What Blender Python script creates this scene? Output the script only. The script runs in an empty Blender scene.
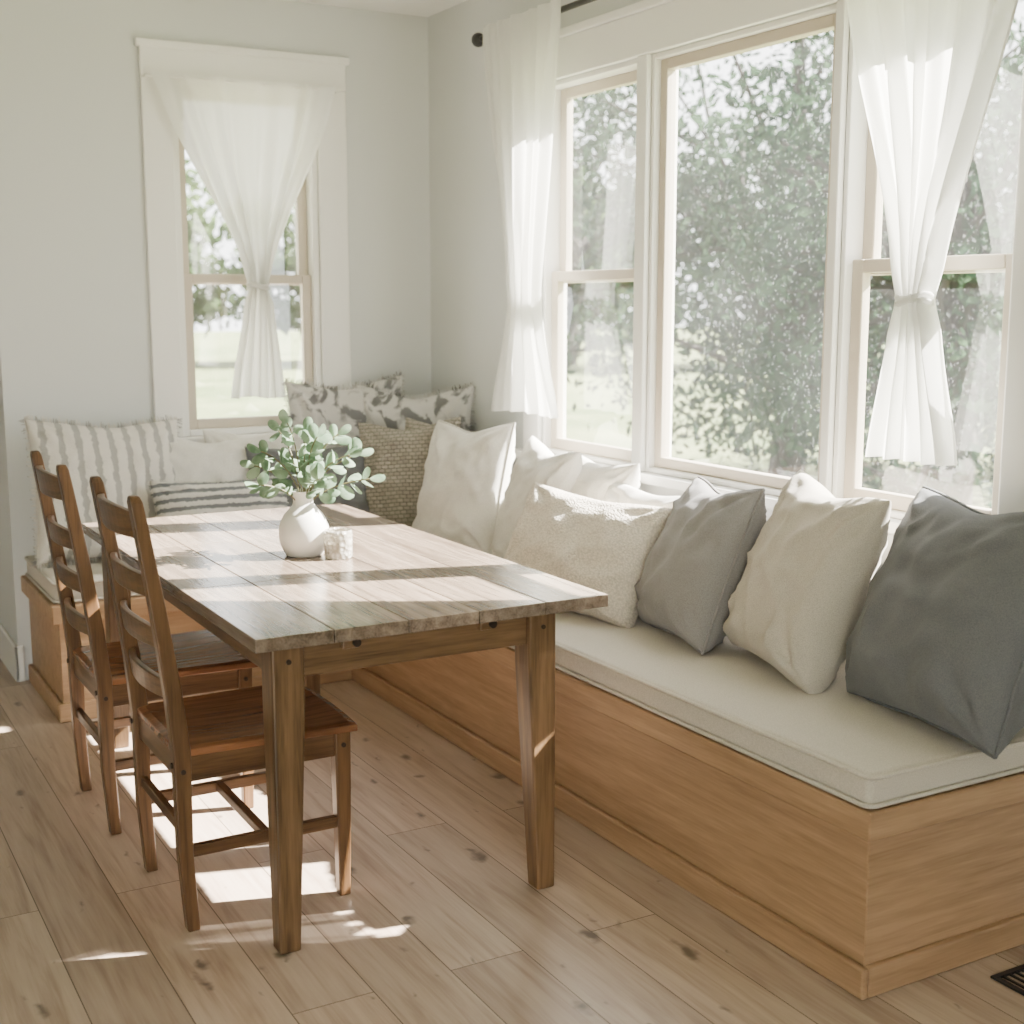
import bpy, bmesh, math, random
import numpy as np
from mathutils import Vector, Matrix, noise
random.seed(7); rng=np.random.default_rng(7)
C=bpy.context.scene.collection
WX,WY,CZ=2.66,5.43,2.74   # window wall plane, back wall plane, ceiling

# ---------------------------------------------------------------- materials
def newmat(name):
    m=bpy.data.materials.new(name); m.use_nodes=True
    nt=m.node_tree; nt.nodes.clear()
    out=nt.nodes.new('ShaderNodeOutputMaterial')
    return m,nt,out
def N(nt,t,**kw):
    n=nt.nodes.new(t)
    for k,v in kw.items():
        if k in n.inputs: n.inputs[k].default_value=v
        else: setattr(n,k,v)
    return n
def col(c): return (c[0],c[1],c[2],1)
def bsdf(nt,out,color=(.8,.8,.8),rough=.5,**kw):
    b=N(nt,'ShaderNodeBsdfPrincipled'); b.inputs['Base Color'].default_value=col(color)
    b.inputs['Roughness'].default_value=rough
    for k,v in kw.items(): b.inputs[k].default_value=v
    nt.links.new(b.outputs[0],out.inputs[0]); return b
def coords(nt,scale=(1,1,1),rot=(0,0,0),kind='Object'):
    tc=N(nt,'ShaderNodeTexCoord'); mp=N(nt,'ShaderNodeMapping')
    mp.inputs['Scale'].default_value=scale; mp.inputs['Rotation'].default_value=rot
    nt.links.new(tc.outputs[kind],mp.inputs[0]); return mp.outputs[0]
def ramp(nt,fac,stops):
    r=N(nt,'ShaderNodeValToRGB'); e=r.color_ramp.elements
    e[0].position=stops[0][0]; e[0].color=col(stops[0][1])
    e[1].position=stops[-1][0]; e[1].color=col(stops[-1][1])
    for p,c in stops[1:-1]:
        x=e.new(p); x.color=col(c)
    nt.links.new(fac,r.inputs[0]); return r.outputs[0]
def mixc(nt,fac,a,b,mode='MIX'):
    m=N(nt,'ShaderNodeMix',data_type='RGBA',blend_type=mode)
    for i,v in ((0,fac),(6,a),(7,b)):
        if hasattr(v,'is_output'): nt.links.new(v,m.inputs[i])
        elif i==0: m.inputs[i].default_value=v
        else: m.inputs[i].default_value=col(v)
    return m.outputs[2]
def math_(nt,op,a,b=0.0):
    m=N(nt,'ShaderNodeMath',operation=op)
    for i,v in ((0,a),(1,b)):
        if hasattr(v,'is_output'): nt.links.new(v,m.inputs[i])
        else: m.inputs[i].default_value=v
    return m.outputs[0]
def bump(nt,b,h,strength=.2,dist=.01):
    n=N(nt,'ShaderNodeBump'); n.inputs['Strength'].default_value=strength; n.inputs['Distance'].default_value=dist
    nt.links.new(h,n.inputs['Height']); nt.links.new(n.outputs[0],b.inputs['Normal'])

def paint(name,c,rough=.6,bs=.05):
    m,nt,out=newmat(name); b=bsdf(nt,out,c,rough)
    v=coords(nt); n=N(nt,'ShaderNodeTexNoise',Scale=180.0); nt.links.new(v,n.inputs['Vector'])
    bump(nt,b,n.outputs[0],bs,.002); return m
def wood(name,c1,c2,axis='y',rough=.42,vary=.25,island=False):
    m,nt,out=newmat(name); b=bsdf(nt,out,c1,rough)
    s={'x':(2.2,38,38),'y':(38,2.2,38),'z':(38,38,2.2)}[axis]
    v=coords(nt,s)
    n=N(nt,'ShaderNodeTexNoise',Scale=1.0,Detail=6.0,Distortion=.6); nt.links.new(v,n.inputs['Vector'])
    s2=tuple(q*.22 for q in s); v2=coords(nt,s2)
    n2=N(nt,'ShaderNodeTexNoise',Scale=1.0,Detail=3.0,Distortion=1.5); nt.links.new(v2,n2.inputs['Vector'])
    s3=tuple(q*5 for q in s); v3=coords(nt,s3)
    n3=N(nt,'ShaderNodeTexNoise',Scale=1.0,Detail=2.0); nt.links.new(v3,n3.inputs['Vector'])
    f=math_(nt,'ADD',math_(nt,'MULTIPLY',n.outputs[0],.45),math_(nt,'ADD',math_(nt,'MULTIPLY',n2.outputs[0],.30),math_(nt,'MULTIPLY',n3.outputs[0],.25)))
    c=ramp(nt,f,[(.38,c2),(.60,c1)])
    if island:
        g=N(nt,'ShaderNodeNewGeometry')
        h=N(nt,'ShaderNodeHueSaturation'); nt.links.new(c,h.inputs['Color'])
        mr=N(nt,'ShaderNodeMapRange'); mr.inputs[3].default_value=1-vary; mr.inputs[4].default_value=1+vary
        nt.links.new(g.outputs['Random Per Island'],mr.inputs[0]); nt.links.new(mr.outputs[0],h.inputs['Value'])
        c=h.outputs[0]
    nt.links.new(c,b.inputs['Base Color']); bump(nt,b,f,.3,.003); return m

def fabric(name,c,rough=.95,scale=400.,bs=.35,kind='weave',c2=None,transl=0):
    m,nt,out=newmat(name); b=bsdf(nt,out,c,rough,**{'Sheen Weight':.1,'Specular IOR Level':.15})
    v=coords(nt)
    n=N(nt,'ShaderNodeTexNoise',Scale=scale,Detail=2.0); nt.links.new(v,n.inputs['Vector'])
    if kind=='weave':
        dark=tuple(x*.74 for x in c)
        cc=ramp(nt,n.outputs[0],[(.3,dark),(.65,c)]); nt.links.new(cc,b.inputs['Base Color'])
        bump(nt,b,n.outputs[0],bs,.002)
    elif kind=='boucle':
        vo=N(nt,'ShaderNodeTexVoronoi',Scale=150.0); nt.links.new(v,vo.inputs['Vector'])
        cc=ramp(nt,vo.outputs['Distance'],[(.1,c),(.8,tuple(x*.72 for x in c))]); nt.links.new(cc,b.inputs['Base Color'])
        bump(nt,b,math_(nt,'SUBTRACT',1.0,vo.outputs['Distance']),.6,.005)
    elif kind=='knit':
        br=N(nt,'ShaderNodeTexBrick'); br.inputs['Scale'].default_value=1.0
        br.inputs['Brick Width'].default_value=.026; br.inputs['Row Height'].default_value=.016
        br.inputs['Mortar Size'].default_value=.003; br.inputs['Mortar Smooth'].default_value=1.0
        br.inputs['Color1'].default_value=col(c); br.inputs['Color2'].default_value=col(tuple(x*.8 for x in c))
        br.inputs['Mortar'].default_value=col(tuple(x*.4 for x in c)); nt.links.new(v,br.inputs['Vector'])
        nt.links.new(br.outputs['Color'],b.inputs['Base Color'])
        bump(nt,b,math_(nt,'SUBTRACT',1.0,br.outputs['Fac']),.8,.006)
    elif kind in('stripe','stripex'):
        w=N(nt,'ShaderNodeTexWave',wave_type='BANDS',bands_direction='Y' if kind=='stripe' else 'X',Scale=scale,Distortion=1.2,Detail=2.0)
        w.inputs['Detail Scale'].default_value=8.0
        nt.links.new(v,w.inputs['Vector'])
        st=[(.0,c2),(.35,c2),(.5,c),(1.,c)] if kind=='stripe' else [(.0,c2),(.25,c2),(.4,c),(1.,c)]
        cc=ramp(nt,w.outputs[0],st); nt.links.new(cc,b.inputs['Base Color'])
        n.inputs['Scale'].default_value=220.; bump(nt,b,math_(nt,'ADD',w.outputs[0],n.outputs[0]),.6,.004)
    elif kind=='floral':
        nf=N(nt,'ShaderNodeTexNoise',Scale=7.0,Detail=4.,Distortion=1.0); nt.links.new(v,nf.inputs['Vector'])
        cc=ramp(nt,nf.outputs[0],[(.39,c2),(.45,c),(.54,c),(.59,c2)]); nt.links.new(cc,b.inputs['Base Color'])
        bump(nt,b,nf.outputs[0],.3,.004)
    return m

M={}
M['wall']=paint('wall_paint',(.615,.63,.62)); M['ceil']=paint('ceiling_paint',(.84,.845,.83))
M['trim']=paint('trim_white',(.82,.81,.78),.4,.02); M['sash']=paint('sash_taupe',(.54,.475,.39),.45,.02)
M['tw']={a:wood('table_oak_'+a,(.20,.115,.056),(.066,.036,.016),a,.38) for a in 'xyz'}
M['ttop']=wood('table_top_oak',(.25,.19,.143),(.095,.068,.049),'y',.22,.14,True)
M['cw']={a:wood('chair_wood_'+a,(.165,.085,.037),(.054,.026,.011),a,.35) for a in 'xyz'}
M['cseat']=wood('chair_seat_wood',(.29,.125,.058),(.13,.053,.023),'x',.24)
M['bw']={a:wood('bench_oak_'+a,(.43,.275,.155),(.285,.172,.09),a,.45) for a in 'xyz'}
M['cushion']=fabric('seat_cushion_linen',(.60,.555,.48))
M['white']=fabric('linen_white',(.80,.775,.72)); M['cream']=fabric('linen_cream',(.54,.50,.43))
M['grey']=fabric('linen_grey',(.27,.26,.258)); M['blue']=fabric('linen_slate',(.160,.165,.174))
M['boucle']=fabric('boucle_cream',(.74,.67,.57),kind='boucle')
M['knit']=fabric('chunky_knit',(.42,.385,.33),kind='knit')
M['stripe']=fabric('woven_stripe',(.68,.65,.60),kind='stripex',scale=5.,c2=(.38,.37,.35))
M['stripe2']=fabric('ticking_stripe',(.66,.64,.60),kind='stripe',scale=9.,c2=(.18,.19,.20))
M['floral']=fabric('floral_print',(.56,.55,.53),kind='floral',c2=(.17,.17,.175))
M['ceramic'],nt,o=newmat('ceramic_white'); bsdf(nt,o,(.77,.75,.70),.35)
M['wax'],nt,o=newmat('candle_wax'); bsdf(nt,o,(.85,.82,.74),.5)
M['black'],nt,o=newmat('black_iron'); bsdf(nt,o,(.012,.012,.013),.4)
M['peg'],nt,o=newmat('dark_peg'); bsdf(nt,o,(.02,.011,.006),.5)
M['stem'],nt,o=newmat('stem_green'); bsdf(nt,o,(.15,.13,.06),.6)

m,nt,out=newmat('glass_votive')
b=bsdf(nt,out,(.95,.94,.90),.15); b.inputs['Transmission Weight'].default_value=.55; b.inputs['IOR'].default_value=1.35
v=coords(nt); vo=N(nt,'ShaderNodeTexVoronoi',Scale=75.0); nt.links.new(v,vo.inputs['Vector'])
nt.links.new(ramp(nt,vo.outputs['Distance'],[(.2,(.95,.93,.88)),(.6,(.62,.58,.50))]),b.inputs['Base Color'])
bump(nt,b,vo.outputs['Distance'],.9,.006); M['votive']=m

m,nt,out=newmat('window_glass')
tr=N(nt,'ShaderNodeBsdfTransparent'); tr.inputs[0].default_value=(.97,.98,.98,1)
gl=N(nt,'ShaderNodeBsdfGlossy'); gl.inputs['Roughness'].default_value=.01
mx=N(nt,'ShaderNodeMixShader'); mx.inputs[0].default_value=.17
nt.links.new(tr.outputs[0],mx.inputs[1]); nt.links.new(gl.outputs[0],mx.inputs[2])
tl=N(nt,'ShaderNodeBsdfTranslucent'); tl.inputs[0].default_value=(.9,.92,.95,1)
v=coords(nt); n=N(nt,'ShaderNodeTexNoise',Scale=110.0,Detail=3.0); nt.links.new(v,n.inputs['Vector'])
n2=N(nt,'ShaderNodeTexNoise',Scale=3.0,Detail=2.0); nt.links.new(v,n2.inputs['Vector'])
f=math_(nt,'MULTIPLY',math_(nt,'ADD',math_(nt,'GREATER_THAN',n.outputs[0],.62),.30),math_(nt,'MULTIPLY',n2.outputs[0],.055))
mx2=N(nt,'ShaderNodeMixShader'); nt.links.new(f,mx2.inputs[0]); nt.links.new(mx.outputs[0],mx2.inputs[1]); nt.links.new(tl.outputs[0],mx2.inputs[2])
nt.links.new(mx2.outputs[0],out.inputs[0]); M['glass']=m

m,nt,out=newmat('sheer_cotton')
d=N(nt,'ShaderNodeBsdfDiffuse'); d.inputs[0].default_value=(.88,.88,.86,1)
t=N(nt,'ShaderNodeBsdfTranslucent'); t.inputs[0].default_value=(.88,.88,.86,1)
tr=N(nt,'ShaderNodeBsdfTransparent')
a=N(nt,'ShaderNodeMixShader'); a.inputs[0].default_value=.5
nt.links.new(d.outputs[0],a.inputs[1]); nt.links.new(t.outputs[0],a.inputs[2])
c_=N(nt,'ShaderNodeMixShader'); c_.inputs[0].default_value=.045
nt.links.new(a.outputs[0],c_.inputs[1]); nt.links.new(tr.outputs[0],c_.inputs[2]); nt.links.new(c_.outputs[0],out.inputs[0]); M['sheer']=m

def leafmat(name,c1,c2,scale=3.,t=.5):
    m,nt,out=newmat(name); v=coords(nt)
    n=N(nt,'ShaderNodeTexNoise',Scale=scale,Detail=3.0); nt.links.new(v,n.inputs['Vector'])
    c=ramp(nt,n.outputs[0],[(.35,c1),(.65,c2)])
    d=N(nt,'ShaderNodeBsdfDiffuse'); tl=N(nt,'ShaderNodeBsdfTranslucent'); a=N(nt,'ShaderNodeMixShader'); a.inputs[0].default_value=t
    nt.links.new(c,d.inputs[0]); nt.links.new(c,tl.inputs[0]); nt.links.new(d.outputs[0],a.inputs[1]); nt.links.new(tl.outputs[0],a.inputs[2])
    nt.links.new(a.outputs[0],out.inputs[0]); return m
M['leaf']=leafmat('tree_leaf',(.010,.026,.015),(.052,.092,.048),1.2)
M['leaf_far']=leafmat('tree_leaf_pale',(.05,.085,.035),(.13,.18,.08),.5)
M['euc']=leafmat('eucalyptus_leaf',(.11,.18,.11),(.29,.38,.27),18.,.3)
M['bark'],nt,o=newmat('bark'); bsdf(nt,o,(.03,.024,.019),.9)
m,nt,out=newmat('lawn'); b=bsdf(nt,out,(.3,.35,.15),.9); v=coords(nt); n=N(nt,'ShaderNodeTexNoise',Scale=.6,Detail=8.0); nt.links.new(v,n.inputs['Vector'])
nt.links.new(ramp(nt,n.outputs[0],[(.35,(.085,.12,.035)),(.65,(.19,.21,.09))]),b.inputs['Base Color']); M['lawn']=m

# floor
m,nt,out=newmat('oak_plank_floor'); b=bsdf(nt,out,(.5,.35,.2),.34)
tc=N(nt,'ShaderNodeTexCoord'); mp=N(nt,'ShaderNodeMapping'); mp.inputs['Rotation'].default_value=(0,0,math.radians(90)); mp.inputs['Location'].default_value=(.4,.07,0)
nt.links.new(tc.outputs['Object'],mp.inputs[0])
br=N(nt,'ShaderNodeTexBrick'); br.offset=.37; br.offset_frequency=2
for k,vv in (('Scale',1.),('Brick Width',2.1),('Row Height',.19),('Mortar Size',.0015),('Mortar Smooth',.2),('Bias',0.)): br.inputs[k].default_value=vv
br.inputs['Color1'].default_value=(0,0,0,1); br.inputs['Color2'].default_value=(1,1,1,1); br.inputs['Mortar'].default_value=(.5,.5,.5,1)
nt.links.new(mp.outputs[0],br.inputs['Vector'])
va=N(nt,'ShaderNodeVectorMath',operation='MULTIPLY_ADD'); nt.links.new(br.outputs['Color'],va.inputs[0]); va.inputs[1].default_value=(7,7,7); nt.links.new(tc.outputs['Object'],va.inputs[2])
mg=N(nt,'ShaderNodeMapping'); mg.inputs['Scale'].default_value=(24,1.6,1); nt.links.new(va.outputs[0],mg.inputs[0])
g=N(nt,'ShaderNodeTexNoise',Scale=1.0,Detail=8.0,Distortion=1.1); nt.links.new(mg.outputs[0],g.inputs['Vector'])
mg2=N(nt,'ShaderNodeMapping'); mg2.inputs['Scale'].default_value=(140,7,1); nt.links.new(va.outputs[0],mg2.inputs[0])
g2=N(nt,'ShaderNodeTexNoise',Scale=1.0,Detail=2.0); nt.links.new(mg2.outputs[0],g2.inputs['Vector'])
gg=math_(nt,'ADD',math_(nt,'MULTIPLY',g.outputs[0],.75),math_(nt,'MULTIPLY',g2.outputs[0],.25))
base=ramp(nt,gg,[(.32,(.335,.24,.178)),(.5,(.47,.365,.288)),(.70,(.56,.455,.37))])
plank=ramp(nt,br.outputs['Color'],[(0,(.80,.78,.77)),(.5,(.97,.97,.96)),(1,(1.12,1.10,1.08))])
c=mixc(nt,1.,base,plank,'MULTIPLY')
def knots(c,sx,sy,thr,k,amt):
    nd=N(nt,'ShaderNodeTexNoise',Scale=13.0,Detail=3.0); nt.links.new(tc.outputs['Object'],nd.inputs['Vector'])
    vd=N(nt,'ShaderNodeVectorMath',operation='MULTIPLY_ADD'); nt.links.new(nd.outputs['Color'],vd.inputs[0]); vd.inputs[1].default_value=(.06,.15,0); nt.links.new(tc.outputs['Object'],vd.inputs[2])
    mk=N(nt,'ShaderNodeMapping'); mk.inputs['Scale'].default_value=(sx,sy,0); nt.links.new(vd.outputs[0],mk.inputs[0])
    vo=N(nt,'ShaderNodeTexVoronoi',Scale=1.0,voronoi_dimensions='2D'); nt.links.new(mk.outputs[0],vo.inputs['Vector'])
    sep=N(nt,'ShaderNodeSeparateColor'); nt.links.new(vo.outputs['Color'],sep.inputs[0])
    size=math_(nt,'MULTIPLY',math_(nt,'MAXIMUM',math_(nt,'SUBTRACT',sep.outputs[0],thr),0.),k)
    mr=N(nt,'ShaderNodeMapRange',interpolation_type='SMOOTHSTEP'); nt.links.new(math_(nt,'SUBTRACT',vo.outputs['Distance'],size),mr.inputs[0])
    mr.inputs[1].default_value=-.05; mr.inputs[2].default_value=.07; mr.inputs[3].default_value=1; mr.inputs[4].default_value=0
    gate=math_(nt,'MULTIPLY',mr.outputs[0],math_(nt,'GREATER_THAN',sep.outputs[0],thr))
    return mixc(nt,math_(nt,'MULTIPLY',gate,amt),c,(.085,.065,.055))
c=knots(c,6.0,3.2,.45,.18,.85)
c=knots(c,11.0,4.5,.62,.12,.7)
c=mixc(nt,br.outputs['Fac'],c,(.10,.07,.045))
nt.links.new(c,b.inputs['Base Color'])
bump(nt,b,math_(nt,'ADD',math_(nt,'MULTIPLY',gg,.35),math_(nt,'SUBTRACT',1.,br.outputs['Fac'])),.25,.003); M['floor']=m

# ---------------------------------------------------------------- mesh helpers
def link(o,parent=None):
    C.objects.link(o)
    if parent: o.parent=parent
    return o
def empty(name,loc=(0,0,0)):
    e=bpy.data.objects.new(name,None); e.location=loc; e.empty_display_size=.1; C.objects.link(e); return e
def mesh(name,verts,faces,mats,parent=None,smooth=False,bevel=0,midx=None,seg=2):
    me=bpy.data.meshes.new(name); me.from_pydata([tuple(v) for v in verts],[],faces)
    if not isinstance(mats,(list,tuple)): mats=[mats]
    for x in mats: me.materials.append(x)
    if midx is not None: me.polygons.foreach_set('material_index',midx)
    if smooth: me.polygons.foreach_set('use_smooth',[True]*len(me.polygons))
    me.update(); o=bpy.data.objects.new(name,me); link(o,parent)
    if bevel:
        bm_=o.modifiers.new('bevel','BEVEL'); bm_.width=bevel; bm_.segments=seg; bm_.limit_method='ANGLE'; bm_.angle_limit=math.radians(40)
    return o
BF=[(0,3,2,1),(4,5,6,7),(0,1,5,4),(1,2,6,5),(2,3,7,6),(3,0,4,7)]
def boxes(name,bl,mat,parent=None,bevel=.003):
    V=[];F=[]
    for x0,x1,y0,y1,z0,z1 in bl:
        x0,x1=sorted((x0,x1));y0,y1=sorted((y0,y1));z0,z1=sorted((z0,z1))
        k=len(V); V+=[(x0,y0,z0),(x1,y0,z0),(x1,y1,z0),(x0,y1,z0),(x0,y0,z1),(x1,y0,z1),(x1,y1,z1),(x0,y1,z1)]
        F+=[tuple(k+i for i in f) for f in BF]
    return mesh(name,V,F,mat,parent,bevel=bevel)
def box(name,x0,x1,y0,y1,z0,z1,mat,parent=None,bevel=.003): return boxes(name,[(x0,x1,y0,y1,z0,z1)],mat,parent,bevel)
def loft(name,rings,mat,parent=None,bevel=.003,smooth=False):
    n=len(rings[0]); V=[p for r in rings for p in r]; F=[tuple(reversed(range(n)))]
    for i in range(len(rings)-1):
        for j in range(n):
            a=i*n+j; b_=i*n+(j+1)%n; F.append((a,b_,b_+n,a+n))
    F.append(tuple(range((len(rings)-1)*n,len(rings)*n)))
    return mesh(name,V,F,mat,parent,bevel=bevel,smooth=smooth)
def rect(cx,cy,z,sx,sy): return [(cx-sx/2,cy-sy/2,z),(cx+sx/2,cy-sy/2,z),(cx+sx/2,cy+sy/2,z),(cx-sx/2,cy+sy/2,z)]
def lathe(name,prof,mat,loc,parent=None,n=48):
    V=[];F=[]
    for r,z in prof:
        for j in range(n):
            a=2*math.pi*j/n; V.append((r*math.cos(a),r*math.sin(a),z))
    for i in range(len(prof)-1):
        for j in range(n): F.append((i*n+j,i*n+(j+1)%n,(i+1)*n+(j+1)%n,(i+1)*n+j))
    o=mesh(name,V,F,mat,parent,smooth=True); o.location=loc; return o
def tube(name,pts,r,mat,parent=None,cyclic=False):
    cu=bpy.data.curves.new(name,'CURVE'); cu.dimensions='3D'; cu.bevel_depth=r if not isinstance(r,(list,tuple)) else 1; cu.bevel_resolution=3; cu.use_fill_caps=True
    s=cu.splines.new('POLY'); s.points.add(len(pts)-1); s.use_cyclic_u=cyclic
    for i,p in enumerate(pts):
        s.points[i].co=(p[0],p[1],p[2],1)
        if isinstance(r,(list,tuple)): s.points[i].radius=r[i]
    cu.materials.append(mat); o=bpy.data.objects.new(name,cu); link(o,parent); return o

# ---------------------------------------------------------------- room
T=.10
XL=-3.2; YR=-2.2
box('floor',XL,WX+T,YR,7.0,-.12,0,M['floor'],bevel=0)
box('ceiling',XL,WX+T,YR,7.0,CZ,CZ+.12,M['ceil'],bevel=0)
WA,WB,WC,WD,WE,WF=2.21,2.815,2.85,3.74,3.80,4.44; Z0,Z1=.92,2.32
WINS=[(WE,WF),(WC,WD),(WA,WB)]
bl=[(WX,WX+T,YR,WY+T,0,Z0),(WX,WX+T,YR,WY+T,Z1,CZ),(WX,WX+T,YR,WA,Z0,Z1),(WX,WX+T,WB,WC,Z0,Z1),(WX,WX+T,WD,WE,Z0,Z1),(WX,WX+T,WF,WY+T,Z0,Z1)]
boxes('wall_right',bl,M['wall'],bevel=0)
BX0,BX1,BZ0,BZ1=1.51,2.13,.95,2.39
boxes('wall_back',[(.81,WX,WY,WY+T,0,BZ0),(.81,WX,WY,WY+T,BZ1,CZ),(.81,BX0,WY,WY+T,BZ0,BZ1),(BX1,WX,WY,WY+T,BZ0,BZ1)],M['wall'],bevel=0)
boxes('wall_hall',[(.81,.81+T,WY+T,7.0,0,CZ),(XL,.81,6.85,7.0,0,CZ)],M['wall'],bevel=0)
box('wall_left',XL-.15,XL,YR,7.0,0,CZ,M['wall'],bevel=0)
boxes('wall_fill_block',[(XL,-2.6,YR-.15,YR,0,CZ),(.1,WX+T,YR-.15,YR,0,CZ),(-2.6,.1,YR-.15,YR,2.3,CZ)],M['wall'],bevel=0)  # unseen wall added behind camera to cut sky fill; opening sized for the light
def bboard(name,bl): return boxes(name,bl,M['trim'],bevel=.006)
bboard('baseboard_back',[(.792,.83,WY-.018,WY,0,.15),(.792,.81,WY-.018,6.85,0,.15)])
bboard('baseboard_right',[(WX-.018,WX,YR,1.91,0,.15)])
bboard('baseboard_left',[(XL,XL+.018,YR,6.85,0,.15)])
boxes('trim_1',[(WX-.022,WX,2.08,4.58,Z1,2.46),(WX-.035,WX,2.06,4.60,2.46,2.49),(WX-.02,WX,WF,4.56,Z0,Z1),(WX-.02,WX,2.09,WA,Z0,Z1),
  (WX-.02,WX+.02,WB,WC,Z0,Z1),(WX-.02,WX+.02,WD,WE,Z0,Z1),(WX-.045,WX+.02,2.04,4.62,Z0-.035,Z0),(WX-.018,WX,2.08,4.58,Z0-.13,Z0-.035)],M['trim'],bevel=.005)
boxes('trim_2',[(1.39,2.26,WY-.022,WY,BZ1,2.515),(1.375,2.275,WY-.032,WY,2.50,2.53),(1.39,BX0,WY-.02,WY,BZ0,BZ1),(BX1,2.26,WY-.02,WY,BZ0,BZ1),
  (1.36,2.29,WY-.045,WY+.02,BZ0-.035,BZ0),(1.39,2.26,WY-.018,WY,BZ0-.13,BZ0-.035)],M['trim'],bevel=.005)

def window(name,axis,a0,a1,z0,z1,double):
    e=empty(name)
    def B(nm,l,mat,bev=.004):
        out=[]
        for (p0,p1,d0,d1,q0,q1) in l:
            out.append((WX+d0,WX+d1,p0,p1,q0,q1) if axis=='y' else (p0,p1,WY+d0,WY+d1,q0,q1))
        return boxes(nm,out,mat,e,bev)
    j=.018 if axis=='y' else .028
    B('frame',[(a0,a0+j,.0,.1,z0,z1),(a1-j,a1,0,.1,z0,z1),(a0+j,a1-j,0,.1,z1-j,z1),(a0+j,a1-j,0,.1,z0,z0+j)],M['trim'])
    i0,i1,k0,k1=a0+j,a1-j,z0+j,z1-j
    s=.042
    if double:
        zm=1.60
        def sash(nm,d,q0,q1):
            B(nm,[(i0,i0+s,d,d+.032,q0,q1),(i1-s,i1,d,d+.032,q0,q1),(i0+s,i1-s,d,d+.032,q1-s*.9,q1),(i0+s,i1-s,d,d+.032,q0,q0+s)],M['sash'])
            g=d+.016
            V=[(i0+s,q0+s),(i1-s,q0+s),(i1-s,q1-s*.9),(i0+s,q1-s*.9)]
            V=[(WX+g,p,q) if axis=='y' else (p,WY+g,q) for p,q in V]
            mesh('glass_'+nm,V,[(0,1,2,3)],M['glass'],e)
        sash('lower_sash',.028,k0,zm+.022); sash('upper_sash',.064,zm-.022,k1)
    else:
        d=.025; s=.036
        B('sash',[(i0,i0+s,d,d+.04,k0,k1),(i1-s,i1,d,d+.04,k0,k1),(i0+s,i1-s,d,d+.04,k1-s,k1),(i0+s,i1-s,d,d+.04,k0,k0+s)],M['sash'])
        V=[(i0+s,k0+s),(i1-s,k0+s),(i1-s,k1-s),(i0+s,k1-s)]; V=[(WX+d+.02,p,q) for p,q in V]
        mesh('glass',V,[(0,1,2,3)],M['glass'],e)
    return e
for i,(a,b_) in enumerate(WINS): window('window_%d'%(i+1),'y',a,b_,Z0,Z1,i!=1)
window('window_4','x',BX0,BX1,BZ0,BZ1,True)

# ---------------------------------------------------------------- curtains
def curtain(name,axis,plane,keys,nf,tie=None,ph=0.):
    e=empty(name); nr,nc=110,200; V=[];F=[]
    zt,zb=keys[0][0],keys[-1][0]
    for i in range(nr+1):
        z=zt+(zb-zt)*i/nr
        for k in range(len(keys)-1):
            if keys[k][0]>=z>=keys[k+1][0]-1e-6: break
        A,B=keys[k],keys[k+1]; f=(A[0]-z)/(A[0]-B[0])
        f2=f*f*(3-2*f)*.35+f*.65
        l=A[1]+(B[1]-A[1])*f2; r=A[2]+(B[2]-A[2])*f2; am=A[3]+(B[3]-A[3])*f
        for j in range(nc+1):
            s=j/nc
            w=noise.noise((s*4+ph,z*.9,ph))*1.1
            off=am*(math.sin(2*math.pi*nf*s+w*3.0+ph)+.4*math.sin(2*math.pi*nf*1.7*s+w*4+1.3)+.5*noise.noise((s*9,z*1.5,ph+3)))
            a=l+(r-l)*s+am*.25*math.cos(2*math.pi*nf*s+w)*math.sin(math.pi*s)
            zz=z+ (noise.noise((s*3,ph,2.))*.012*(i/nr))
            V.append((plane+off,a,zz) if axis=='y' else (a,plane+off,zz))
    for i in range(nr):
        for j in range(nc):
            q=i*(nc+1)+j; F.append((q,q+1,q+nc+2,q+nc+1))
    mesh('cloth',V,F,M['sheer'],e,smooth=True)
    if tie:
        z,a,w=tie
        for kk in range(2):
            pts=[]
            for j in range(40):
                t=2*math.pi*j/40; da,dd=w*math.cos(t),(.032)*math.sin(t)
                zz=z+.012*kk+.006*math.sin(t*2+kk)
                pts.append((plane+dd,a+da,zz) if axis=='y' else (a+da,plane+dd,zz))
            tube('tie_%d'%kk,pts,.0075,M['sheer'],e,True)
    return e
curtain('curtain_panel','y',2.545,[(2.562,4.72,4.14,.008),(2.50,4.72,4.14,.008),(2.2,4.66,4.18,.017),(1.60,4.53,4.27,.022),(1.50,4.51,4.28,.022),(1.40,4.54,4.25,.022),(1.08,4.66,4.13,.020)],6,ph=.4)
curtain('curtain_panel','y',2.545,[(2.562,2.74,2.11,.008),(2.50,2.74,2.11,.008),(2.3,2.715,2.135,.017),(1.60,2.49,2.36,.026),(1.51,2.465,2.385,.024),(1.42,2.485,2.36,.026),(1.10,2.55,2.285,.024)],6,(1.505,2.425,.048),2.1)
curtain('cafe_curtain','x',WY-.065,[(2.40,1.415,2.195,.005),(2.32,1.45,2.17,.008),(1.64,1.775,1.885,.026),(1.57,1.795,1.865,.022),(1.50,1.77,1.89,.024),(1.11,1.695,1.93,.020)],6,(1.565,1.83,.042),4.4)
e=empty('curtain_rod')
tube('rod',[(2.568,4.78,2.53),(2.568,1.6,2.53)],.011,M['black'],e)
def sph(name,loc,r,mat,parent,sc=(1,1,1)):
    bm=bmesh.new(); bmesh.ops.create_uvsphere(bm,u_segments=20,v_segments=14,radius=r); bmesh.ops.scale(bm,vec=sc,verts=bm.verts)
    me=bpy.data.meshes.new(name); bm.to_mesh(me); bm.free(); me.materials.append(mat)
    me.polygons.foreach_set('use_smooth',[True]*len(me.polygons)); o=bpy.data.objects.new(name,me); o.location=loc; link(o,parent); return o
sph('finial',(2.568,4.79,2.53),.028,M['black'],e)
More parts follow.
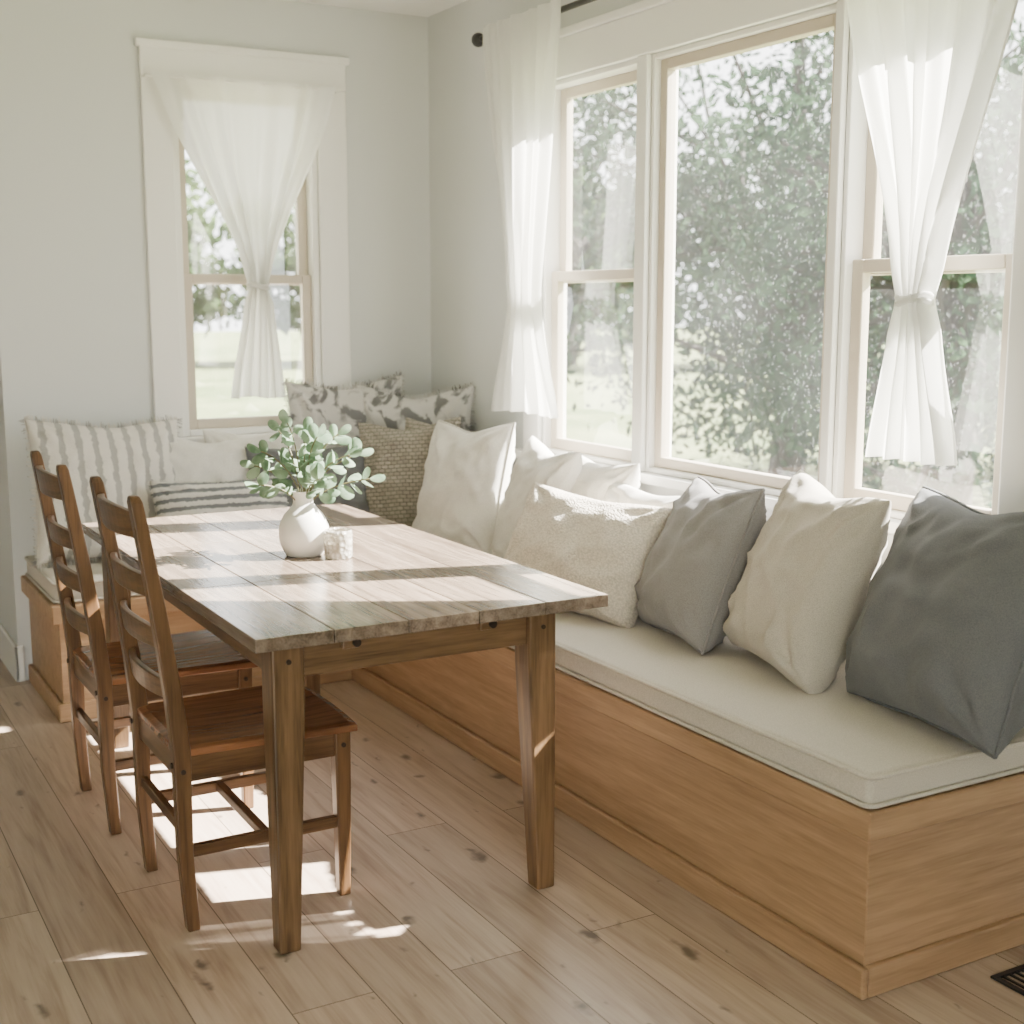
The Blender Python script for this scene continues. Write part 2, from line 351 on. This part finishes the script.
for y in (4.75,2.05): tube('bracket',[(2.568,y,2.53),(2.655,y,2.53)],.008,M['black'],e)
e2=empty('cafe_curtain_rod'); tube('rod',[(1.395,WY-.06,2.385),(2.215,WY-.06,2.385)],.005,M['trim'],e2)
for x in (1.40,2.21): tube('bracket',[(x,WY-.06,2.385),(x,WY-.005,2.385)],.004,M['trim'],e2)

# ---------------------------------------------------------------- bench
FX,FYE,FYB,EX=1.995,1.957,4.805,.860
bench=empty('built_in_bench')
OV=.026
box('body_right',FX,WX-.002,FYE,FYB,.0,.375,M['bw']['y'],bench)
box('end_panel',FX+.001,WX-.002,FYE-.003,FYE+.01,.0,.375,M['bw']['x'],bench,.001)
box('body_back',EX,WX-.002,FYB,WY-.002,.0,.375,M['bw']['x'],bench)
box('cap_right',FX-OV,WX-.002,FYE-OV,FYB+.1,.366,.432,M['bw']['y'],bench,.005)
box('cap_end',FX-OV+.0005,WX-.003,FYE-OV-.0015,FYE-.01,.368,.430,M['bw']['x'],bench,.003)
box('cap_back',EX-OV,FX-OV,FYB-OV,WY-.002,.366,.432,M['bw']['x'],bench,.005)
boxes('plinth',[(FX-.02,FX,FYE-.02,FYB,0,.072)],M['bw']['y'],bench,.006)
boxes('plinth_end',[(FX,WX-.02,FYE-.02,FYE,0,.072)],M['bw']['x'],bench,.006)
boxes('plinth_back',[(EX-.02,FX,FYB-.02,FYB,0,.072),(EX-.02,EX,FYB,WY-.02,0,.072)],M['bw']['x'],bench,.006)
def cushion(name,x0,x1,y0,y1,z0,z1):
    e=empty(name)
    o=box('pad',x0,x1,y0,y1,z0,z1,M['cushion'],e,.018); o.modifiers['bevel'].segments=4
    o.data.polygons.foreach_set('use_smooth',[True]*6)
    for k,z in enumerate((z0+.007,z1-.007)):
        r=.02; pts=[]
        for cx,cy,a0 in ((x1-r,y1-r,0),(x0+r,y1-r,90),(x0+r,y0+r,180),(x1-r,y0+r,270)):
            for t in range(6):
                a=math.radians(a0+t*18); pts.append((cx+(r+.003)*math.cos(a),cy+(r+.003)*math.sin(a),z))
        tube('piping_%d'%k,pts,.0055,M['cushion'],e,True)
cushion('bench_cushion',FX-.016,WX-.03,FYE-.012,4.80,.434,.512)
cushion('bench_cushion',EX-.005,WX-.03,4.81,WY-.02,.434,.512)

# ---------------------------------------------------------------- pillows
def pillow(name,w,h,t,pos,az,lean,mat,roll=0,chop=.03,pin=.065,piping=False,fringe=0,seed=0,wr=1.25,pipmat=None):
    n=44; mats=[mat,pipmat or mat]; V=[];F=[];MI=[]
    def P(u,v,side):
        x=w/2*u*(1-pin*(1-v*v)*abs(u)); y=h/2*v*(1-pin*(1-u*u)*abs(v))
        prof=(max(0,1-u*u)**.5)*(max(0,1-v*v)**.5)
        z=t/2*prof**.72
        cd=min(math.hypot(u-a,v-b) for a in (-1,1) for b in (-1,1))
        edge=min(1,(1-max(abs(u),abs(v)))*5)
        r=1-abs(noise.noise((u*1.7+seed*3.1,v*1.7+side*9.,seed)))*2.8
        z+=wr*.024*max(0,r-.45)*edge*prof**.3*(.6+.5*math.exp(-cd*1.2))
        r2=1-abs(noise.noise((u*3.4+seed*1.7,v*3.0+side*5.,seed+2.)))*3.4
        z+=wr*.010*max(0,r2-.5)*edge
        z+=wr*.012*noise.noise((u*3+seed,v*3,seed+side*5.))*edge
        for a in (-1,1):
            for b in (-1,1):
                du,dv=u-a,v-b; dd=math.hypot(du,dv)
                if dd<.9: z+=wr*.008*math.sin(math.atan2(abs(dv),abs(du)+1e-6)*11+seed)*math.exp(-((dd-.35)/.22)**2)*edge
        z+=wr*.004*math.sin(u*17+seed)*math.exp(-((1-abs(v))/.14)**2)*edge+wr*.004*math.sin(v*15+seed)*math.exp(-((1-abs(u))/.14)**2)*edge
        y-=chop*math.exp(-(u/.5)**2)*max(0,(v+.2)/1.2)**2
        z*=1+.22*max(0,-v)-.12*max(0,v)
        y+=.004*noise.noise((u*2,v*2,seed+4.)); x+=.004*noise.noise((u*2,v*2,seed+8.))
        return Vector((x,y,z*side))
    idx={}
    for side in (1,-1):
        for i in range(n+1):
            for j in range(n+1):
                u=math.sin(math.pi/2*(-1+2*i/n)); v=math.sin(math.pi/2*(-1+2*j/n))
                onb=i in(0,n) or j in(0,n)
                if onb and side==-1: idx[(side,i,j)]=idx[(1,i,j)]; continue
                p=P(u,v,side)
                if onb: p.z=0
                idx[(side,i,j)]=len(V); V.append(p)
        for i in range(n):
            for j in range(n):
                q=[idx[(side,i,j)],idx[(side,i+1,j)],idx[(side,i+1,j+1)],idx[(side,i,j+1)]]
                if side==-1: q.reverse()
                F.append(tuple(q)); MI.append(0)
    ring=[idx[(1,i,0)] for i in range(n)]+[idx[(1,n,j)] for j in range(n)]+[idx[(1,i,n)] for i in range(n,0,-1)]+[idx[(1,0,j)] for j in range(n,0,-1)]
    rp=[V[i].copy() for i in ring]
    if piping:
        K=len(rp); b0=len(V); r=.0045
        for k in range(K):
            tan=(rp[(k+1)%K]-rp[k-1]); tan.normalize(); nn=Vector((tan.y,-tan.x,0)); 
            for q in range(6):
                a=2*math.pi*q/6; V.append(rp[k]+nn*(r*math.cos(a)+.002)+Vector((0,0,r*math.sin(a))))
        for k in range(K):
            for q in range(6):
                F.append((b0+k*6+q,b0+k*6+(q+1)%6,b0+((k+1)%K)*6+(q+1)%6,b0+((k+1)%K)*6+q)); MI.append(1)
    if fringe:
        K=len(rp); rr=random.Random(seed)
        for k in range(K):
            a,b_=rp[k],rp[(k+1)%K]; tan=b_-a; L=tan.length; m_=max(1,int(L/.006)); tan.normalize(); nn=Vector((tan.y,-tan.x,0))
            for q in range(m_):
                p=a+tan*L*(q+.5)/m_; d=(nn+Vector((rr.uniform(-.4,.4),rr.uniform(-.4,.4),rr.uniform(-.6,.6))))*fringe*rr.uniform(.7,1.1)
                k0=len(V); V+=[p-tan*.003-nn*.002,p+tan*.003-nn*.002,p+d+tan*.0015,p+d-tan*.0015,p+Vector((0,0,.004))-nn*.002,p-Vector((0,0,.004))-nn*.002]
                F+=[(k0,k0+1,k0+2,k0+3),(k0+4,k0+5,k0+2)]; MI+=[1,1]
    o=mesh(name,V,F,mats,None,smooth=True,midx=MI)
    a=math.radians(az); nrm=Vector((math.cos(a),math.sin(a),0)); up=Vector((0,0,1)); l=math.radians(lean)
    up2=up*math.cos(l)-nrm*math.sin(l); n2=nrm*math.cos(l)+up*math.sin(l); rt=up2.cross(n2)
    R=Matrix((rt,up2,n2)).transposed().to_4x4()
    c=Vector(pos)+up2*(h/2*.97)
    o.matrix_world=Matrix.Translation(c)@R@Matrix.Rotation(math.radians(roll),4,'Z')
    return o
S=.522
TP='throw_pillow'
pillow(TP,.58,.57,.25,(2.33,2.16,S),167,22,M['blue'],chop=.03,seed=1,piping=True,roll=3)
pillow(TP,.46,.54,.23,(2.33,2.66,S),168,20,M['cream'],chop=.025,seed=2,roll=-3)
pillow(TP,.45,.49,.22,(2.31,3.10,S),165,22,M['grey'],chop=.025,seed=3,piping=True,roll=3)
pillow('lumbar_pillow',.60,.41,.20,(2.19,3.53,S),198,28,M['boucle'],chop=.01,seed=4,roll=-3)
pillow('lumbar_pillow',.50,.40,.15,(2.44,3.48,S),185,14,M['white'],chop=.015,seed=5)
pillow(TP,.42,.46,.15,(2.47,3.84,S),180,11,M['white'],chop=.02,seed=6)
pillow(TP,.42,.50,.18,(2.37,4.11,S),174,16,M['white'],chop=.03,seed=7,roll=-3)
pillow(TP,.50,.54,.20,(2.31,4.55,S),188,14,M['white'],chop=.03,seed=8,roll=3,piping=True)
pillow(TP,.48,.50,.16,(2.43,4.82,S),215,6,M['knit'],seed=9,chop=.02,roll=-4)
pillow(TP,.44,.52,.18,(2.29,4.90,S),232,13,M['knit'],seed=10,chop=.03,roll=4)
pillow(TP,.52,.64,.15,(2.42,5.13,S),232,4,M['floral'],seed=11,chop=.04,fringe=.018)
pillow(TP,.52,.67,.15,(2.20,5.29,S),264,3,M['floral'],seed=12,chop=.03,fringe=.018,roll=2)
pillow(TP,.52,.43,.17,(1.93,5.02,S),262,18,M['blue'],seed=13,chop=.02)
pillow(TP,.44,.48,.14,(1.78,5.24,S),270,10,M['white'],seed=14,chop=.02)
pillow(TP,.48,.48,.18,(1.54,5.17,S),264,16,M['white'],seed=15,chop=.03,roll=-4)
pillow('lumbar_pillow',.54,.32,.16,(1.53,4.94,S),264,20,M['stripe2'],seed=16,chop=.01,fringe=.008)
pillow(TP,.60,.56,.20,(1.16,5.14,S),276,17,M['stripe'],seed=17,chop=.02,roll=-3,fringe=.02)

# ---------------------------------------------------------------- table
TX0,TX1,TY0,TY1,TZ=.895,1.825,2.715,4.50,.772
tb=empty('dining_table')
bl=[]; ny=[TY0,3.30,3.92,TY1]; nb=5
for k in range(3):
    for i in range(nb):
        w=(TX1-TX0)/nb; g=.0009
        bl.append((TX0+i*w+g,TX0+(i+1)*w-g,ny[k]+g,ny[k+1]-g,TZ-.032,TZ))
boxes('top',bl,M['ttop'],tb,.002)
LX=(.985,1.655); LY=(2.795,4.42)
for i,x in enumerate(LX):
    for j,y in enumerate(LY):
        sx=1 if i==0 else -1; sy=1 if j==0 else -1
        tw,bw_=.078,.052
        fx,fy=x-sx*(tw-bw_)/2,y-sy*(tw-bw_)/2
        loft('leg_%d'%(i*2+j+1),[rect(fx,fy,0,bw_,bw_),rect(x,y,.60,tw,tw),rect(x,y,TZ-.032,tw,tw)],M['tw']['z'],tb,.005)
az0,az1=TZ-.032-.085,TZ-.034
boxes('apron_ends',[(LX[0]+.03,LX[1]-.03,y-.012,y+.012,az0,az1) for y in (LY[0]-.01,LY[1]+.01)],M['tw']['x'],tb)
boxes('apron_sides',[(x-.012,x+.012,LY[0]+.03,LY[1]-.03,az0,az1) for x in (LX[0]-.01,LX[1]+.01)],M['tw']['y'],tb)
def peg(name,p,axis,r,parent,d=.004,mat=None):
    bm=bmesh.new(); bmesh.ops.create_cone(bm,cap_ends=True,segments=14,radius1=r,radius2=r,depth=d*2)
    me=bpy.data.meshes.new(name); bm.to_mesh(me); bm.free(); me.materials.append(mat or M['peg'])
    o=bpy.data.objects.new(name,me); o.location=p
    o.rotation_euler={'x':(0,math.pi/2,0),'y':(math.pi/2,0,0),'z':(0,0,0)}[axis]; link(o,parent)
peg('peg_1',(LX[0]+.0,LY[0]-.039,.70),'y',.006,tb)
peg('peg_2',(LX[1],LY[0]-.039,.70),'y',.006,tb)
for x in (1.14,1.50): box('leaf_catch_%d'%int(x*100),x-.022,x+.022,LY[0]-.036,LY[0]-.018,TZ-.062,TZ-.034,M['tw']['x'],tb,.004); peg('catch_peg_%d'%int(x*100),(x+.012,LY[0]-.037,TZ-.048),'y',.010,tb,.006)

# ---------------------------------------------------------------- chairs
def chair(loc,rz=0):
    e=empty('dining_chair',loc); e.rotation_euler=(0,0,math.radians(rz)); W=M['cw']
    hw=.195
    def postx(z): return -.205 if z<.45 else -.205-.085*((z-.45)/.63)**1.25
    for k,s in enumerate((-1,1)):
        rings=[]
        for z,th in ((0,.030),(.2,.036),(.45,.042),(.6,.040),(.8,.036),(1.0,.032),(1.055,.030),(1.07,.022)):
            x=postx(z)+(.012 if z==0 else 0)
            rings.append(rect(x,s*hw,z,th,.034 if z<1.06 else .024))
        loft('back_post_%d'%(k+1),rings,W['z'],e,.004)
        loft('front_leg_%d'%(k+1),[rect(.20,s*hw*1.0,0,.030,.030),rect(.20,s*hw,.30,.040,.038),rect(.20,s*hw,.438,.042,.040)],W['z'],e,.004)
        peg('post_peg_%d'%(k+1),(-.205-.021,s*hw,.42),'x',.007,e); peg('post_peg_b%d'%(k+1),(-.205 ,s*(hw+.016),.405),'y',.006,e)
        peg('leg_peg_%d'%(k+1),(.20,s*(hw+.02),.405),'y',.006,e)
        boxes('side_rail_%d'%(k+1),[(-.19,.19,s*hw-.011,s*hw+.011,.375,.438)],W['x'],e)
        boxes('side_stretcher_%d'%(k+1),[(-.195,.19,s*hw-.010,s*hw+.010,.185,.215)],W['x'],e)
    boxes('front_rail',[(.19,.212,-.18,.18,.375,.438),(-.212,-.192,-.18,.18,.375,.438)],W['y'],e)
    boxes('cross_stretcher',[(-.01,.012,-.188,.188,.187,.212),(-.213,-.195,-.18,.18,.24,.27)],W['y'],e)
    for k,(z,h) in enumerate(((.575,.045),(.70,.048),(.825,.050),(.965,.062))):
        rings=[]
        for i in range(13):
            t=-1+2*i/12; y=t*(hw-.01); x=postx(z)-.030*(1-t*t)+.004
            x2=postx(z+h)-.030*(1-t*t)+.004; arch=.010*(1-t*t)
            rings.append([(x-.008,y,z),(x+.008,y,z),(x2+.008,y,z+h+arch),(x2-.008,y,z+h+arch)])
        loft('slat_%d'%(k+1),rings,W['y'],e,.003)
    nx,ny_=24,24; V=[];F=[]
    def outline(u,v):
        x=-.215+.45*(u+1)/2; wdt=(.205+.022*((u+1)/2))
        y=v*wdt; x+= .012*(1-v*v)*(1 if u>0 else 0)*max(0,u)
        return x,y
    for top in (1,0):
        for i in range(nx+1):
            for j in range(ny_+1):
                u=-1+2*i/nx; v=-1+2*j/ny_; x,y=outline(u,v)
                ed=max(abs(u),abs(v)); dish=.010*(1-u*u)*(1-v*v)*(1-.3*math.exp(-(v/.25)**2)*max(0,u))
                z=.462-dish-(.006 if ed>.999 else 0) if top else .438
                V.append((x,y,z))
    m_=(nx+1)*(ny_+1)
    for i in range(nx):
        for j in range(ny_):
            q=i*(ny_+1)+j; F.append((q,q+ny_+1,q+ny_+2,q+1)); F.append((m_+q,m_+q+1,m_+q+ny_+2,m_+q+ny_+1))
    for i in range(nx):
        q=i*(ny_+1); F.append((q,m_+q,m_+q+ny_+1,q+ny_+1)); q=i*(ny_+1)+ny_; F.append((q,q+ny_+1,m_+q+ny_+1,m_+q))
    for j in range(ny_):
        F.append((j,j+1,m_+j+1,m_+j)); q=nx*(ny_+1)+j; F.append((q,m_+q,m_+q+1,q+1))
    o=mesh('seat',V,F,M['cseat'],e,smooth=False,bevel=.003)
    return e
chair((1.000,3.185,0)); chair((.975,3.875,0))

# ---------------------------------------------------------------- vase + eucalyptus
vp=(1.345,3.60,TZ+.0005)
ev=empty('eucalyptus_vase',vp)
prof=[(0,.0),(.046,0),(.056,.006),(.069,.035),(.073,.062),(.070,.09),(.058,.118),(.040,.138),(.031,.150),(.029,.165),(.032,.182),(.036,.189),(.033,.190),(.027,.180),(.025,.15),(.03,.13),(0,.12)]
def smoothprof(p,k=4):
    out=[]
    for i in range(len(p)-1):
        p0=p[max(i-1,0)];p1=p[i];p2=p[i+1];p3=p[min(i+2,len(p)-1)]
        for s in range(k):
            t=s/k; out.append(tuple(.5*((2*p1[d])+(-p0[d]+p2[d])*t+(2*p0[d]-5*p1[d]+4*p2[d]-p3[d])*t*t+(-p0[d]+3*p1[d]-3*p2[d]+p3[d])*t**3) for d in (0,1)))
    out.append(p[-1]); return [(max(0,r),z) for r,z in out]
lathe('vase',smoothprof(prof),M['ceramic'],(0,0,0),ev)
LV=[];LF=[]
def addleaf(p,d,nrm,L,Wd):
    d=d.normalized(); side=d.cross(nrm).normalized(); nrm=side.cross(d); k=len(LV); n=12
    LV.append(p+d*L*.5+nrm*.003)
    for i in range(n):
        a=2*math.pi*i/n
        LV.append(p+d*(L*.5-L*.5*math.cos(a))+side*Wd*.5*math.sin(a)*(1-.15*math.cos(a))-nrm*.08*L*abs(math.sin(a)) )
    for i in range(n): LF.append((k,k+1+i,k+1+(i+1)%n))
rr=random.Random(21)
R_=Vector((.87,-.49,0)); Fw=Vector((.49,.87,0))
stems=[(-.17,.02,.09),(-.13,-.05,.14),(-.09,.05,.19),(-.04,-.04,.22),(.01,.04,.19),(.06,-.03,.18),(.12,.04,.18),(.17,-.05,.13),(.23,.03,.05),(.19,.05,.12),(-.13,-.10,.05),(.08,-.12,.07),(.0,.12,.10)]
for si,(a,f,h) in enumerate(stems):
    tip=R_*a*.84+Fw*f+Vector((0,0,.17+h)); p0=Vector((rr.uniform(-.01,.01),rr.uniform(-.01,.01),.13)); p1=Vector((tip.x*.25,tip.y*.25,.17+h*.75))
    pts=[]
    for i in range(15):
        t=i/14; pts.append(p0*(1-t)**2+p1*2*t*(1-t)+tip*t*t)
    tube('stem_%d'%si,pts,.0018,M['stem'],ev)
    for i in range(5,15,2):
        p=pts[i]; tan=(pts[min(i+1,14)]-pts[max(i-1,0)]).normalized()
        for s in (-1,1):
            if rr.random()<.12: continue
            rnd=Vector((rr.uniform(-1,1),rr.uniform(-1,1),rr.uniform(-.5,1)))
            sd=tan.cross(rnd).normalized()
            d=(tan*.6+sd*s).normalized(); nr=Vector((rr.uniform(-.7,.3),rr.uniform(-.9,.1),.7))
            L=rr.uniform(.038,.060); addleaf(p,d,nr,L,L*rr.uniform(.6,.8))
    addleaf(pts[14],(pts[14]-pts[12]),Vector((-.3,-.6,.7)),.046,.03)
mesh('leaves',LV,LF,M['euc'],ev,smooth=True)
vh=empty('votive_candle_holder',(1.415,3.51,TZ+.0005))
lathe('glass_cup',smoothprof([(0,0),(.034,0),(.040,.004),(.041,.03),(.041,.07),(.040,.078),(.036,.078),(.036,.03),(.034,.014),(0,.012)],3),M['votive'],(0,0,0),vh)
lathe('candle',[(0,.0135),(.031,.0135),(.033,.018),(.033,.042),(.031,.045),(0,.045)],M['wax'],(0,0,0),vh)

# floor vent
bl=[(2.30,2.60,1.76,1.775,.0005,.006),(2.30,2.60,1.855,1.87,.0005,.006),(2.30,2.315,1.775,1.855,.0005,.006),(2.585,2.60,1.775,1.855,.0005,.006)]
for i in range(13): bl.append((2.325+i*.02,2.332+i*.02,1.775,1.855,.0005,.005))
boxes('floor_vent',bl,M['black'],bevel=.001)

# ---------------------------------------------------------------- outside
box('lawn_ground',-40,70,-25,90,-.6,-.4,M['lawn'],bevel=0)
def tree(name,base,cc,rad,nclus,per,leaf,mat,seed,trunk=True,sig=.35):
    g=np.random.default_rng(seed); e=empty(name,base)
    u=g.normal(size=(nclus,3)); u/=np.linalg.norm(u,axis=1)[:,None]; r=g.random(nclus)**.45
    cen=np.array(cc)+u*r[:,None]*np.array(rad)
    cen[:,2]=np.maximum(cen[:,2],.2)
    sg=np.array([sig,sig,sig*.55])
    pts=np.repeat(cen,per,axis=0)+g.normal(size=(nclus*per,3))*sg
    pts=pts[pts[:,2]>.02]; n=len(pts)
    a=g.normal(size=(n,3)); a/=np.linalg.norm(a,axis=1)[:,None]; b=np.cross(a,g.normal(size=(n,3))); b/=np.linalg.norm(b,axis=1)[:,None]
    s=(leaf*(.6+.8*g.random(n)))[:,None]
    V=np.stack([pts-a*s,pts-b*s*.5,pts+a*s,pts+b*s*.5],1).reshape(-1,3)
    F=np.arange(n*4).reshape(-1,4).tolist()
    mesh('foliage',V.tolist(),F,mat,e)
    if trunk:
        top=np.array(cc)+np.array([0,0,rad[2]*.6])
        tube('trunk',[(0,0,0),(cc[0]*.5+.1,cc[1]*.5,cc[2]*.5),tuple(top)],[.20,.14,.05],M['bark'],e)
        for k in range(min(40,nclus)):
            c=cen[k]; st=np.array([cc[0]*.6,cc[1]*.6,cc[2]*g.uniform(.25,.9)]); mid=(st+c)/2+g.normal(size=3)*.25+np.array([0,0,.2])
            tube('branch_%d'%k,[tuple(st),tuple(mid),tuple(c)],[.06,.035,.012],M['bark'],e)
G=-.4
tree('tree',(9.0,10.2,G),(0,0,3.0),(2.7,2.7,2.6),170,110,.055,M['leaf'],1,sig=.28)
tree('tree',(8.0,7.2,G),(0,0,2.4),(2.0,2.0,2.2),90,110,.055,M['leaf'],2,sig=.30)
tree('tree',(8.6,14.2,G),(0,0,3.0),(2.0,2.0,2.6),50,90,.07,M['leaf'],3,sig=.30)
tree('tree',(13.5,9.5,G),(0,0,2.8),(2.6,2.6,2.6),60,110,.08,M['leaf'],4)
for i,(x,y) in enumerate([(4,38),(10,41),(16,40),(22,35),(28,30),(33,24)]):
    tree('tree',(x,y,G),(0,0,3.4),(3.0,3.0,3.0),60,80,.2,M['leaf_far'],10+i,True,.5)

# ---------------------------------------------------------------- light
w=bpy.data.worlds.new('sky_world'); bpy.context.scene.world=w; w.use_nodes=True; nt=w.node_tree; nt.nodes.clear()
o=N(nt,'ShaderNodeOutputWorld'); bg=N(nt,'ShaderNodeBackground'); bg.inputs[0].default_value=(.98,.985,.985,1); bg.inputs[1].default_value=7.6
nt.links.new(bg.outputs[0],o.inputs[0])
sl=bpy.data.lights.new('sun','SUN'); sl.energy=115; sl.angle=math.radians(.55); sl.color=(1,.94,.85)
so=bpy.data.objects.new('sun',sl); C.objects.link(so); so.location=(10,-3,10)
d=Vector((-1,.30,-.80)); so.rotation_euler=d.to_track_quat('-Z','Y').to_euler()

# ---------------------------------------------------------------- camera
cd=bpy.data.cameras.new('camera'); cd.sensor_width=36; cd.lens=1316/1024*36
cd.dof.use_dof=True; cd.dof.focus_distance=3.5; cd.dof.aperture_fstop=3.5
co=bpy.data.objects.new('camera',cd); C.objects.link(co); co.location=(0,0,1.5); co.rotation_euler=(math.radians(81),0,math.radians(-29.6))
bpy.context.scene.camera=co
